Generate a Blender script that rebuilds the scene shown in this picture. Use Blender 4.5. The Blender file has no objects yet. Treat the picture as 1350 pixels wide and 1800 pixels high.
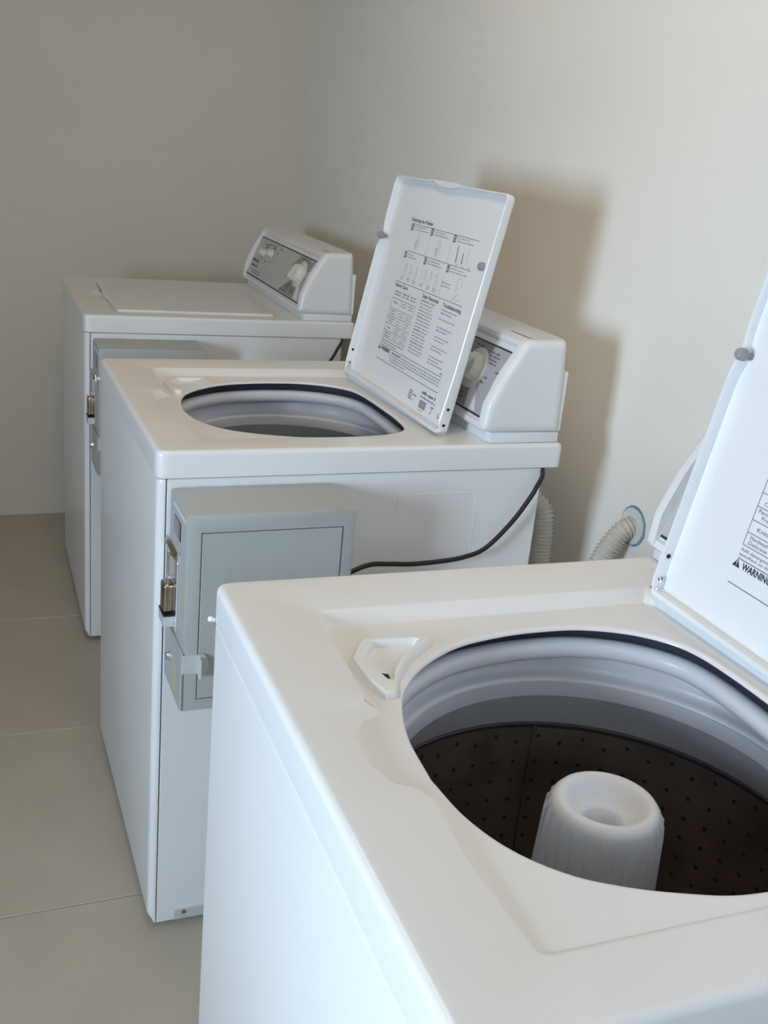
import bpy, bmesh, math, random
import numpy as np
from mathutils import Vector, Matrix

C = bpy.context.scene.collection
scene = bpy.context.scene

# ------------------------------------------------------------------ camera
cam_data = bpy.data.cameras.new('camera')
cam = bpy.data.objects.new('camera', cam_data)
C.objects.link(cam)
cam.location = (-0.28144, -0.65317, 1.39537)
cam.rotation_euler = (1.228013, -0.0932825, -0.3761792)
cam_data.sensor_fit = 'VERTICAL'
cam_data.sensor_height = 24.0
cam_data.lens = 24.0 * 1834.338 / 1800.0
cam_data.clip_start = 0.02
scene.camera = cam

# ------------------------------------------------------------------ world, light, exposure
world = bpy.data.worlds.new('sky'); scene.world = world
world.use_nodes = True
bg = world.node_tree.nodes['Background']
bg.inputs[0].default_value = (0.61, 0.79, 1.0, 1)
bg.inputs[1].default_value = 48.0

def area(name, loc, rot, sx, sy, power, col, portal=False):
    d = bpy.data.lights.new(name, 'AREA')
    d.shape = 'RECTANGLE'; d.size = sx; d.size_y = sy
    d.energy = power; d.color = col
    if portal:
        d.cycles.is_portal = True
    o = bpy.data.objects.new(name, d); C.objects.link(o)
    o.location = loc; o.rotation_euler = rot
    return o

ROOM = dict(x0=-2.0, x1=0.882, y0=-2.1, y1=3.094, h=2.55)
WIN = dict(y0=-0.88, y1=-0.20, z0=0.82, z1=1.62)
HIGH = dict(x0=-0.88, x1=-0.66, z0=1.70, z1=2.42)     # high window in the near wall
wy = (WIN['y0'] + WIN['y1']) / 2; wz = (WIN['z0'] + WIN['z1']) / 2
# daylight through the open window of the left wall (portal onto the sky outside)
area('window_portal', (ROOM['x0'] - 0.09, wy, wz), (0, math.radians(-90), 0),
     WIN['z1'] - WIN['z0'], WIN['y1'] - WIN['y0'], 1.0, (1, 1, 1), portal=True)
# daylight through the high window behind the camera
area('high_window_portal', ((HIGH['x0'] + HIGH['x1']) / 2, ROOM['y0'] - 0.09, (HIGH['z0'] + HIGH['z1']) / 2), (math.radians(90), 0, 0),
     HIGH['x1'] - HIGH['x0'], HIGH['z1'] - HIGH['z0'], 1.0, (1, 1, 1), portal=True)
# unseen ceiling fitting, added as warm fill for the machine tops
LAMP = (0.0, 0.75)
area('warm_fill_light', (LAMP[0], LAMP[1], ROOM['h'] - 0.085), (0, 0, 0), 0.30, 1.9, 6.6, (1.0, 0.70, 0.37))

scene.view_settings.view_transform = 'Standard'
scene.view_settings.look = 'None'
scene.view_settings.gamma = 1.0
scene.view_settings.use_curve_mapping = False
scene.view_settings.exposure = 0.0
scene.cycles.max_bounces = 10
scene.cycles.diffuse_bounces = 6
scene.cycles.glossy_bounces = 4
scene.cycles.sample_clamp_indirect = 8.0

# ------------------------------------------------------------------ materials
def mat(name, col, rough=0.5, metal=0.0, spec=0.5, coat=0.0, noise=0.0, nscale=30.0, bump=0.0, bscale=200.0, ior=None):
    m = bpy.data.materials.new(name); m.use_nodes = True
    nt = m.node_tree; b = nt.nodes['Principled BSDF']
    b.inputs['Base Color'].default_value = (*col, 1)
    b.inputs['Roughness'].default_value = rough
    b.inputs['Metallic'].default_value = metal
    b.inputs['Specular IOR Level'].default_value = spec
    b.inputs['Coat Weight'].default_value = coat
    b.inputs['Coat Roughness'].default_value = 0.08
    tc = nt.nodes.new('ShaderNodeTexCoord')
    if noise:
        n = nt.nodes.new('ShaderNodeTexNoise'); n.inputs['Scale'].default_value = nscale
        n.inputs['Detail'].default_value = 5
        r = nt.nodes.new('ShaderNodeMapRange')
        r.inputs['To Min'].default_value = 1 - noise; r.inputs['To Max'].default_value = 1 + noise
        r.inputs['From Min'].default_value = 0.25; r.inputs['From Max'].default_value = 0.75
        mx = nt.nodes.new('ShaderNodeVectorMath'); mx.operation = 'SCALE'
        mx.inputs[0].default_value = col
        nt.links.new(tc.outputs['Object'], n.inputs['Vector'])
        nt.links.new(n.outputs['Fac'], r.inputs['Value'])
        nt.links.new(r.outputs[0], mx.inputs['Scale'])
        nt.links.new(mx.outputs[0], b.inputs['Base Color'])
    if bump:
        n2 = nt.nodes.new('ShaderNodeTexNoise'); n2.inputs['Scale'].default_value = bscale
        n2.inputs['Detail'].default_value = 3
        bp = nt.nodes.new('ShaderNodeBump'); bp.inputs['Strength'].default_value = bump
        bp.inputs['Distance'].default_value = 0.002
        nt.links.new(tc.outputs['Object'], n2.inputs['Vector'])
        nt.links.new(n2.outputs['Fac'], bp.inputs['Height'])
        nt.links.new(bp.outputs[0], b.inputs['Normal'])
    return m

M = dict(
    enamel=mat('white_enamel', (0.80, 0.80, 0.80), 0.30, spec=0.5, coat=0.3, noise=0.012, nscale=6, bump=0.02, bscale=900),
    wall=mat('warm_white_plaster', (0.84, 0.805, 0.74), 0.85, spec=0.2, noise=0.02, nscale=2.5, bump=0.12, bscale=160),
    wallback=mat('shaded_plaster', (0.68, 0.63, 0.54), 0.85, spec=0.2, noise=0.02, nscale=2.5, bump=0.12, bscale=160),  # same plaster as the right wall, the far end's shade put into the colour
    wall2=mat('darkened_plaster', (0.28, 0.22, 0.15), 0.85, spec=0.2, noise=0.02, nscale=2.5, bump=0.12, bscale=160),  # unseen walls, colour darkened to hold down the room's bounce light
    ceiling=mat('ceiling_darkened', (0.45, 0.39, 0.30), 0.9, spec=0.2, noise=0.015, nscale=3),  # unseen ceiling, darkened to tan so that it bounces less light
    tile=mat('beige_floor_tile', (0.45, 0.40, 0.325), 0.34, spec=0.4, noise=0.06, nscale=5.0, bump=0.03, bscale=60),
    grout=mat('dark_grout', (0.16, 0.145, 0.125), 0.9, noise=0.05),
    plastic=mat('white_plastic', (0.78, 0.78, 0.77), 0.38, spec=0.4, noise=0.01, nscale=8),
    tubwhite=mat('tub_cover_plastic', (0.80, 0.785, 0.81), 0.30, spec=0.4, noise=0.015, nscale=9),
    balance=mat('balance_ring_plastic', (0.56, 0.55, 0.575), 0.42, spec=0.4, noise=0.02, nscale=9),
    basket=mat('dark_basket_enamel', (0.115, 0.080, 0.066), 0.25, spec=0.5, noise=0.35, nscale=11),
    rim=mat('basket_rim_metal', (0.16, 0.14, 0.15), 0.28, metal=0.7, noise=0.1),
    hole=mat('black_hole', (0.004, 0.004, 0.005), 0.6, noise=0.05),
    agit=mat('agitator_plastic', (0.80, 0.82, 0.87), 0.38, spec=0.45, noise=0.012, nscale=12),
    grey=mat('grey_coin_box_paint', (0.40, 0.415, 0.405), 0.42, spec=0.45, noise=0.02, nscale=14, bump=0.03, bscale=700),
    dgrey=mat('dark_grey_paint', (0.30, 0.31, 0.31), 0.45, noise=0.02),
    lgrey=mat('light_grey_paint', (0.52, 0.54, 0.54), 0.40, noise=0.02),
    chrome=mat('chrome', (0.86, 0.87, 0.89), 0.26, metal=1.0, noise=0.02),
    brass=mat('worn_metal', (0.42, 0.36, 0.28), 0.28, metal=1.0, noise=0.1, nscale=60),
    gold=mat('gold_print', (0.62, 0.52, 0.24), 0.4, noise=0.05),
    rubber=mat('black_rubber', (0.012, 0.012, 0.014), 0.45, noise=0.1),
    cord=mat('black_cord', (0.014, 0.010, 0.012), 0.42, noise=0.1),
    hose=mat('beige_hose_plastic', (0.60, 0.57, 0.50), 0.5, noise=0.03),
    slotshade=mat('dark_blue_grey_slot_shade', (0.035, 0.038, 0.050), 0.5, noise=0.1),  # dark colour stands in for the shade inside the slot
    bump=mat('grey_rubber_bumper', (0.30, 0.30, 0.31), 0.5, noise=0.05),
    ink=mat('grey_ink', (0.135, 0.14, 0.16), 0.6, noise=0.03),
    inkpale=mat('pale_grey_ink', (0.33, 0.34, 0.36), 0.6, noise=0.03),
    inkdark=mat('black_ink', (0.02, 0.02, 0.035), 0.6, noise=0.03),
    panel=mat('silver_panel', (0.50, 0.485, 0.46), 0.38, spec=0.4, noise=0.015, nscale=20),
    paneldark=mat('taupe_panel_print', (0.29, 0.265, 0.265), 0.42, noise=0.02),
    panelmid=mat('lilac_grey_panel_print', (0.44, 0.41, 0.425), 0.42, noise=0.02),
    panelwhite=mat('white_panel_print', (0.72, 0.72, 0.72), 0.42, noise=0.01),
    knob=mat('ivory_knob_plastic', (0.70, 0.68, 0.60), 0.34, noise=0.02),
    display=mat('dark_red_display', (0.07, 0.018, 0.024), 0.15, noise=0.05),
    patch=mat('rough_plaster', (0.70, 0.69, 0.66), 0.9, noise=0.08, nscale=50, bump=0.5, bscale=120),
    blue=mat('blue_paint_ring', (0.16, 0.30, 0.44), 0.7, noise=0.25, nscale=40),
    frame=mat('window_frame_paint', (0.74, 0.74, 0.74), 0.4, noise=0.02),
)
# the diffuser of the added fill fitting gives off light
mm = bpy.data.materials.new('lit_diffuser'); mm.use_nodes = True
nb = mm.node_tree.nodes['Principled BSDF']
nb.inputs['Emission Color'].default_value = (1.0, 0.88, 0.72, 1); nb.inputs['Emission Strength'].default_value = 1.2
M['lit'] = mm

# ------------------------------------------------------------------ helpers
def finish(me, m, smooth=35):
    me.materials.append(m)
    if smooth:
        for p in me.polygons: p.use_smooth = True
        me.set_sharp_from_angle(angle=math.radians(smooth))
    return me

def obj(name, me, parent=None, loc=None, rot=None):
    o = bpy.data.objects.new(name, me); C.objects.link(o)
    if parent is not None: o.parent = parent
    if loc is not None: o.location = loc
    if rot is not None: o.rotation_euler = rot
    return o

def mesh_from(name, vs, fs, m, smooth=35):
    me = bpy.data.meshes.new(name)
    me.from_pydata([tuple(float(c) for c in v) for v in vs], [], fs)
    bm = bmesh.new(); bm.from_mesh(me)
    bmesh.ops.recalc_face_normals(bm, faces=bm.faces)
    bm.to_mesh(me); bm.free()
    return finish(me, m, smooth)

def bm_mesh(name, bm, m, smooth=35):
    me = bpy.data.meshes.new(name)
    bmesh.ops.recalc_face_normals(bm, faces=bm.faces)
    bm.to_mesh(me); bm.free()
    return finish(me, m, smooth)

def add_box(bm, x0, x1, y0, y1, z0, z1, bev=0.0, seg=2, mtx=None):
    b2 = bmesh.new()
    vs = [b2.verts.new((x, y, z)) for x in (x0, x1) for y in (y0, y1) for z in (z0, z1)]
    for f in ((0, 1, 3, 2), (4, 6, 7, 5), (0, 4, 5, 1), (2, 3, 7, 6), (0, 2, 6, 4), (1, 5, 7, 3)):
        b2.faces.new([vs[i] for i in f])
    if bev:
        bmesh.ops.bevel(b2, geom=list(b2.edges), offset=bev, segments=seg, affect='EDGES', profile=0.5)
    join(bm, b2, mtx)

def join(bm, b2, mtx=None):
    mp = {}
    for v in b2.verts:
        mp[v] = bm.verts.new(mtx @ v.co if mtx is not None else v.co)
    for f in b2.faces:
        bm.faces.new([mp[v] for v in f.verts])
    b2.free()

def box(name, m, x0, x1, y0, y1, z0, z1, bev=0.0, seg=2, parent=None):
    bm = bmesh.new(); add_box(bm, x0, x1, y0, y1, z0, z1, bev, seg)
    return obj(name, bm_mesh(name, bm, m), parent)

def loft(rings, cap0=False, cap1=False, closed=True, loop=False):
    """rings: list of equal-length point lists"""
    n = len(rings[0]); vs = [p for r in rings for p in r]; fs = []
    R = len(rings)
    for k in range(R if loop else R - 1):
        a, b = k * n, ((k + 1) % R) * n
        for i in range(n if closed else n - 1):
            j = (i + 1) % n
            fs.append((a + i, a + j, b + j, b + i))
    if cap0: fs.append(tuple(range(n)))
    if cap1: fs.append(tuple((R - 1) * n + i for i in range(n)))
    return vs, fs

def add_loft(bm, vs, fs):
    v2 = [bm.verts.new(tuple(float(c) for c in v)) for v in vs]
    for f in fs: bm.faces.new([v2[i] for i in f])

def lathe(prof, n=64, axis=(0, 0), fn=None):
    rings = []
    for r, z in prof:
        ring = []
        for i in range(n):
            a = 2 * math.pi * i / n
            rr = r if fn is None else fn(r, z, a)
            ring.append((axis[0] + rr * math.cos(a), axis[1] + rr * math.sin(a), z))
        rings.append(ring)
    return rings

def cyl_rings(p0, p1, r, n=20, steps=((0, 1.0), (1, 1.0))):
    p0 = Vector(p0); p1 = Vector(p1); d = (p1 - p0); L = d.length; d.normalize()
    up = Vector((0, 0, 1)) if abs(d.z) < 0.9 else Vector((1, 0, 0))
    a = d.cross(up).normalized(); b = d.cross(a).normalized()
    return [[tuple(p0 + d * (t * L) + (a * math.cos(2 * math.pi * i / n) + b * math.sin(2 * math.pi * i / n)) * r * s) for i in range(n)] for t, s in steps]

def rod(name, m, p0, p1, r, n=20, steps=((0, 1.0), (1, 1.0)), parent=None):
    vs, fs = loft(cyl_rings(p0, p1, r, n, steps), True, True)
    return obj(name, mesh_from(name, vs, fs, m), parent)

def catmull(pts, sub=10):
    P = [Vector(p) for p in pts]; P = [P[0] * 2 - P[1]] + P + [P[-1] * 2 - P[-2]]
    out = []
    for i in range(1, len(P) - 2):
        p0, p1, p2, p3 = P[i - 1:i + 3]
        for k in range(sub):
            t = k / sub
            out.append(0.5 * ((2 * p1) + (p2 - p0) * t + (2 * p0 - 5 * p1 + 4 * p2 - p3) * t * t + (3 * p1 - p0 - 3 * p2 + p3) * t ** 3))
    out.append(P[-2])
    return out

def tube(pts, r, n=12, rfn=None, caps=True):
    """sweep a circle along pts (parallel transport)"""
    T = [(pts[min(i + 1, len(pts) - 1)] - pts[max(i - 1, 0)]).normalized() for i in range(len(pts))]
    up = Vector((0, 0, 1)) if abs(T[0].z) < 0.9 else Vector((1, 0, 0))
    a = T[0].cross(up).normalized(); rings = []
    for i, p in enumerate(pts):
        a = (a - T[i] * a.dot(T[i])).normalized(); b = T[i].cross(a)
        rr = r if rfn is None else rfn(i)
        rings.append([tuple(p + (a * math.cos(2 * math.pi * k / n) + b * math.sin(2 * math.pi * k / n)) * rr) for k in range(n)])
    return loft(rings, caps, caps)

def roundpoly(pts, rad, seg=8):
    out = []; n = len(pts)
    for i in range(n):
        r = rad[i] if isinstance(rad, (list, tuple)) else rad
        p = Vector(pts[i]); a = (Vector(pts[i - 1]) - p); b = (Vector(pts[(i + 1) % n]) - p)
        if r <= 0: out.append(tuple(p)); continue
        la, lb = a.length, b.length; a.normalize(); b.normalize()
        ang = a.angle(b); t = min(r / math.tan(ang / 2), la * 0.49, lb * 0.49)
        p0 = p + a * t; p1 = p + b * t
        for k in range(seg + 1):
            s = k / seg
            out.append(tuple((1 - s) ** 2 * p0 + 2 * s * (1 - s) * p + s * s * p1))
    return out

def area2(pts): return sum(pts[i - 1][0] * pts[i][1] - pts[i][0] * pts[i - 1][1] for i in range(len(pts))) / 2

class Star:
    """a closed outline, star-shaped about c, sampled at common angles"""
    def __init__(s, pts, c, ang):
        P = np.array(pts, float) - np.array(c); s.c = c; s.ang = ang
        A = P; B = np.roll(P, -1, axis=0); s.r = np.zeros(len(ang))
        for k, t in enumerate(ang):
            d = np.array((math.cos(t), math.sin(t))); e = B - A
            den = d[0] * e[:, 1] - d[1] * e[:, 0]
            den = np.where(abs(den) < 1e-12, 1e-12, den)
            tt = (A[:, 0] * e[:, 1] - A[:, 1] * e[:, 0]) / den
            u = (A[:, 0] * d[1] - A[:, 1] * d[0]) / den
            ok = (u >= -1e-9) & (u <= 1 + 1e-9) & (tt > 0)
            s.r[k] = tt[ok].max() if ok.any() else s.r[k - 1]
        s.xy = np.stack([c[0] + s.r * np.cos(ang), c[1] + s.r * np.sin(ang)], 1)
    def off(s, d):
        """level set of the distance to the outline (d > 0 grows, d < 0 shrinks), along the same rays"""
        n = len(s.ang); d = np.full(n, float(d)) if np.isscalar(d) else np.asarray(d, float)
        dirs = np.stack([np.cos(s.ang), np.sin(s.ang)], 1); c = np.array(s.c)
        A = s.xy; E = np.roll(A, -1, axis=0) - A; L2 = (E ** 2).sum(1) + 1e-18
        def dist(P):
            w = P[:, None, :] - A[None]; t = np.clip((w * E[None]).sum(2) / L2[None], 0, 1)
            q = w - t[..., None] * E[None]
            return np.sqrt((q ** 2).sum(2)).min(1)
        lo = np.where(d < 0, s.r * 0.3, s.r); hi = np.where(d < 0, s.r, s.r + 2.5 * abs(d) + 1e-6)
        for _ in range(18):
            m = (lo + hi) / 2; g = dist(c + dirs * m[:, None])
            big = np.where(d < 0, g < abs(d), g > abs(d))
            hi = np.where(big, m, hi); lo = np.where(big, lo, m)
        r = np.where(d == 0, s.r, (lo + hi) / 2)
        return c + dirs * r[:, None]

def ring3(xy, z):
    if np.isscalar(z): return [(x, y, z) for x, y in xy]
    return [(x, y, zz) for (x, y), zz in zip(xy, z)]

# flat print: text and bars laid on the plane x = X of a local frame; reader sees left = +y, up = +z
_txt_cache = {}
def text_shape(s, bold):
    key = (s, bold)
    if key not in _txt_cache:
        cu = bpy.data.curves.new('t', 'FONT'); cu.body = s; cu.size = 1.0; cu.resolution_u = 2
        cu.offset = 0.028 if bold else 0.0
        o = bpy.data.objects.new('t', cu); C.objects.link(o)
        bpy.context.view_layer.update()
        dg = bpy.context.evaluated_depsgraph_get()
        me = bpy.data.meshes.new_from_object(o.evaluated_get(dg))
        vs = [tuple(v.co) for v in me.vertices]; fs = [tuple(p.vertices) for p in me.polygons]
        bpy.data.meshes.remove(me); bpy.data.objects.remove(o); bpy.data.curves.remove(cu)
        xs = [v[0] for v in vs]
        _txt_cache[key] = (vs, fs, min(xs), max(xs))
    return _txt_cache[key]

class Print:
    def __init__(s, X): s.X = X; s.v = []; s.f = []
    def add(s, vs, fs):
        k = len(s.v); s.v += vs; s.f += [tuple(i + k for i in f) for f in fs]
    def text(s, t, u, v, width, height, bold=False, center=False):
        vs, fs, a, b = text_shape(t, bold)
        k = width / max(b - a, 1e-6); h = height / 0.69
        if center: u = u + width / 2
        s.add([(s.X, u - (x - a) * k, v + y * h) for x, y, z in vs], fs)
    def quad(s, pts): s.add([(s.X, u, v) for u, v in pts], [tuple(range(len(pts)))])
    def bar(s, u0, u1, v, h): s.quad([(u0, v - h / 2), (u1, v - h / 2), (u1, v + h / 2), (u0, v + h / 2)])
    def vbar(s, u, v0, v1, w): s.quad([(u - w / 2, v0), (u + w / 2, v0), (u + w / 2, v1), (u - w / 2, v1)])
    def line(s, p, q, w):
        d = Vector((q[0] - p[0], q[1] - p[1])); d.normalize(); n = Vector((-d.y, d.x)) * w / 2
        s.quad([(p[0] + n.x, p[1] + n.y), (q[0] + n.x, q[1] + n.y), (q[0] - n.x, q[1] - n.y), (p[0] - n.x, p[1] - n.y)])
    def greek(s, u0, u1, v, h, rnd, wl=(0.006, 0.016)):
        """a line of print too fine to read: word-long strokes"""
        u = u0
        while u > u1 + 0.003:
            w = min(rnd.uniform(*wl), u - u1)
            n = max(1, int(w / (h * 0.75)))
            for k in range(n):
                a = u - w * k / n; b = a - w / n * 0.66
                hh = h * rnd.choice((0.7, 0.7, 1.0)); s.quad([(a, v), (b, v), (b, v + hh), (a, v + hh)])
            u -= w + h * 0.7
    def arc(s, cu, cv, r, a0, a1, w, n=14, sx=1.0):
        for k in range(n):
            a = a0 + (a1 - a0) * k / n; b = a0 + (a1 - a0) * (k + 1) / n
            s.quad([(cu + sx * (r + e) * math.cos(t), cv + (r + e) * math.sin(t)) for t, e in ((a, -w / 2), (b, -w / 2), (b, w / 2), (a, w / 2))])
    def mesh(s, name, m):
        me = bpy.data.meshes.new(name); me.from_pydata(s.v, [], s.f)
        me.materials.append(m); return me

def tag(o, label=None, cat=None, group=None, kind=None):
    if label: o['label'] = label
    if cat: o['category'] = cat
    if group: o['group'] = group
    if kind: o['kind'] = kind
    return o

# ------------------------------------------------------------------ room shell
X0, X1, Y0, Y1, HH = ROOM['x0'], ROOM['x1'], ROOM['y0'], ROOM['y1'], ROOM['h']
T = 0.12
fl = box('floor', M['grout'], X0 - T, X1 + T, Y0 - T, Y1 + T, -0.12, -0.0025)
tag(fl, 'beige square floor tiles with thin dark joints', kind='structure')
# tiles: 0.617 m squares with 2.5 mm joints, parts of the floor
ts, gap = 0.6170, 0.0026
tile_cache = {}
rt = random.Random(3)
x = 0.262 - 4 * ts
while x < X1 + T:
    y = 0.9905 - 6 * ts
    while y < Y1 + T:
        ax0, ax1 = max(x + gap / 2, X0), min(x + ts - gap / 2, X1)
        ay0, ay1 = max(y + gap / 2, Y0), min(y + ts - gap / 2, Y1)
        if ax1 - ax0 > 0.02 and ay1 - ay0 > 0.02:
            key = (round(ax1 - ax0, 4), round(ay1 - ay0, 4))
            if key not in tile_cache:
                bm = bmesh.new(); add_box(bm, 0, key[0], 0, key[1], -0.008, 0.0, 0.0012, 1)
                tile_cache[key] = bm_mesh('floor_tile', bm, M['tile'])
            obj('floor_tile', tile_cache[key], fl, (ax0, ay0, rt.uniform(-0.0002, 0.0)))
        y += ts
    x += ts
tag(box('ceiling', M['ceiling'], X0 - T, X1 + T, Y0 - T, Y1 + T, HH, HH + T), 'plain ceiling above the laundry room, darkened to cut bounce light', kind='structure')
tag(box('wall_right', M['wall'], X1, X1 + T, Y0 - T, Y1 + T, -0.1, HH), 'warm white plaster wall behind the row of washing machines', kind='structure')
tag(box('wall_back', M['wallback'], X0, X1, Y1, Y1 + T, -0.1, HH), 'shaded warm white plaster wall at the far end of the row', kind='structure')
bm = bmesh.new()
add_box(bm, X0, HIGH['x0'], Y0 - T, Y0, -0.1, HH)
add_box(bm, HIGH['x1'], X1, Y0 - T, Y0, -0.1, HH)
add_box(bm, HIGH['x0'], HIGH['x1'], Y0 - T, Y0, -0.1, HIGH['z0'])
add_box(bm, HIGH['x0'], HIGH['x1'], Y0 - T, Y0, HIGH['z1'], HH)
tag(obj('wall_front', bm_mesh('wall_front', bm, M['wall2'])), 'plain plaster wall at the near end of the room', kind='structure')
bm = bmesh.new()
add_box(bm, X0 - T, X0, Y0, WIN['y0'], -0.1, HH)
add_box(bm, X0 - T, X0, WIN['y1'], Y1, -0.1, HH)
add_box(bm, X0 - T, X0, WIN['y0'], WIN['y1'], -0.1, WIN['z0'])
add_box(bm, X0 - T, X0, WIN['y0'], WIN['y1'], WIN['z1'], HH)
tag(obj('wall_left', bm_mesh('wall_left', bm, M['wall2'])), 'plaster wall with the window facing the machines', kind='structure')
# open window: a frame in the reveal
win = bpy.data.objects.new('window_1', None); C.objects.link(win); win.location = (X0 - 0.05, wy, wz)
tag(win, 'open window in the wall facing the machines', kind='structure')
a, b = (WIN['y1'] - WIN['y0']) / 2, (WIN['z1'] - WIN['z0']) / 2
for nm, y0, y1, z0, z1 in (('frame_stile', -a, -a + 0.03, -b, b), ('frame_stile', a - 0.03, a, -b, b),
                           ('frame_rail', -a + 0.03, a - 0.03, -b, -b + 0.03), ('frame_rail', -a + 0.03, a - 0.03, b - 0.03, b)):
    box(nm, M['frame'], -0.025, 0.025, y0, y1, z0, z1, 0.003, 1, win)
# high open window in the near wall
hw = bpy.data.objects.new('window_2', None); C.objects.link(hw); hw.location = ((HIGH['x0'] + HIGH['x1']) / 2, Y0 - 0.05, (HIGH['z0'] + HIGH['z1']) / 2)
tag(hw, 'high open window in the near wall of the room', kind='structure')
a, b = (HIGH['x1'] - HIGH['x0']) / 2, (HIGH['z1'] - HIGH['z0']) / 2
for nm, x0, x1, z0, z1 in (('frame_stile', -a, -a + 0.03, -b, b), ('frame_stile', a - 0.03, a, -b, b),
                           ('frame_rail', -a + 0.03, a - 0.03, -b, -b + 0.03), ('frame_rail', -a + 0.03, a - 0.03, b - 0.03, b)):
    box(nm, M['frame'], x0, x1, -0.025, 0.025, z0, z1, 0.003, 1, hw)
# added fill fitting under the ceiling
cl = bpy.data.objects.new('warm_fill_fitting', None); C.objects.link(cl); cl.location = (LAMP[0], LAMP[1], HH)
tag(cl, 'unseen long ceiling fitting added as warm fill above the machines', 'ceiling light')
box('light_housing', M['frame'], -0.17, 0.17, -1.0, 1.0, -0.05, 0.0, 0.008, 2, cl)
box('diffuser', M['lit'], -0.155, 0.155, -0.97, 0.97, -0.075, -0.05, 0.006, 2, cl)

# ------------------------------------------------------------------ the washing machine, in its own frame
# x: from the front to the back (0 .. 0.724), y: from the near to the far side (0 .. 0.67), z up
W, D, H = 0.67, 0.7242, 0.914
TT = 0.0447
CEN = (0.31, 0.31)
ANG = np.sort(np.concatenate([np.linspace(-math.pi, math.pi, 560, endpoint=False),
      [math.atan2(py - CEN[1], px - CEN[0]) + e for px, py in ((0, 0), (D, 0), (D, W), (0, W), (.085, .063), (.088, .577), (.515, .063), (.515, .577)) for e in (-.03, -.02, -.01, 0.0005, .01, .02, .03)]]))
topo = Star(roundpoly([(0, 0), (D, 0), (D, W), (0, W)], [0.020, 0.010, 0.010, 0.020]), CEN, ANG)
rec_pts = roundpoly([(.515, .063), (.515, .5765), (.091, .5765), (.0845, .400), (.0800, .388), (.0610, .380), (.0525, .345), (.0525, .290), (.0600, .263), (.0760, .2545), (.0835, .238), (.0800, .160), (.0835, .063)][::-1],
                    [.020, .008, .012, .012, .020, .025, .025, .012, .012, .008, .010, .012, .012][::-1])
if area2(rec_pts) < 0: rec_pts = rec_pts[::-1]
reco = Star(rec_pts, CEN, ANG)
open_ctrl = [(.0985, .272), (.104, .335), (.118, .387), (.136, .424), (.172, .465), (.226, .500), (.287, .516), (.340, .5195), (.388, .515), (.436, .495), (.470, .463), (.484, .427), (.488, .372), (.487, .30), (.4835, .215), (.474, .148), (.456, .116), (.425, .096), (.375, .0845), (.32, .0815), (.2609, .0845), (.2203, .0969), (.183, .1136), (.149, .1366), (.121, .1727), (.1045, .2184)]
open_pts = [tuple(p)[:2] for p in catmull([(q[0], q[1], 0) for q in open_ctrl + open_ctrl[:1]], 8)][:-1]
if area2(open_pts) < 0: open_pts = open_pts[::-1]
opo = Star(open_pts, CEN, ANG)
ZR = 0.900
def zfloor(xy):
    """the sunk floor round the opening falls gently towards the far side"""
    return 0.9105 - 0.0215 * (np.asarray(xy)[:, 1] - 0.063)
def ringf(xy, dz): return ring3(xy, zfloor(xy) + dz)

def make_top():
    r = 0.008; rings = []
    rings.append(ring3(topo.off(-0.012), H - TT)); rings.append(ring3(topo.off(-0.0015), H - TT)); rings.append(ring3(topo.xy, H - TT + 0.0015))
    for k in range(6):
        t = math.pi / 2 * k / 5
        rings.append(ring3(topo.off(-r * (1 - math.cos(t))), H - r + r * math.sin(t)))
    rings.append(ring3(topo.off(-r - 0.004), H)); rings.append(ring3(reco.off(0.004), H)); rings.append(ring3(reco.off(0.001), H - 0.0006))
    px, py = reco.xy[:, 0], reco.xy[:, 1]
    slope = np.where(px < .0815, np.interp(py, [.24, .30, .36, .378], [.003, .005, .008, .013]), np.interp(py, [.40, .555, .574], [.002, .003, .013]))
    e = reco.off(-slope * 0.88); rings.append(ringf(e, 0.0014)); e = reco.off(-slope - 0.0006); rings.append(ringf(e, 0)); e = reco.off(-slope - 0.0012); rings.append(ringf(e, 0))
    ro = 0.006
    rings.append(ringf(opo.off(ro + 0.0005), 0)); rings.append(ringf(opo.off(ro), 0))
    for k in range(1, 7):
        t = math.pi / 2 * k / 6
        rings.append(ringf(opo.off(ro * (1 - math.sin(t))), -0.0042 * (1 - math.cos(t))))
    rings.append(ringf(opo.off(0.0004), -0.0047)); rings.append(ringf(opo.off(0.003), -0.0050)); rings.append(ringf(opo.off(0.03), -0.0050))
    vs, fs = loft(rings)
    return mesh_from('top_panel', vs, fs, M['enamel'], 40)

def make_tub_cover():
    prof = ((.055, .860), (.034, .871), (.022, .8775), (.015, .878), (.0095, .875), (.007, .869), (.0075, .862), (.010, .8565), (.018, .853), (.034, .852))
    vs, fs = loft([ring3(opo.off(d), z) for d, z in prof])
    return mesh_from('tub_cover', vs, fs, M['tubwhite'], 50)

def make_slot_shade():  # dark ring filling the slot under the lip, in place of its shade
    e = opo.off(.022)
    vs, fs = loft([ring3(opo.off(.026), .872), ring3(opo.off(.0225), .877), ringf(e, -.0120), ringf(e, -.0052), ringf(opo.off(.029), -.0052)])
    return mesh_from('slot_shade_ring', vs, fs, M['slotshade'], 60)

AX = (0.325, 0.335)
def make_lathe(name, prof, m, n=96, smooth=40, cap1=False):
    vs, fs = loft(lathe(prof, n, AX), False, cap1)
    return mesh_from(name, vs, fs, m, smooth)

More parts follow.
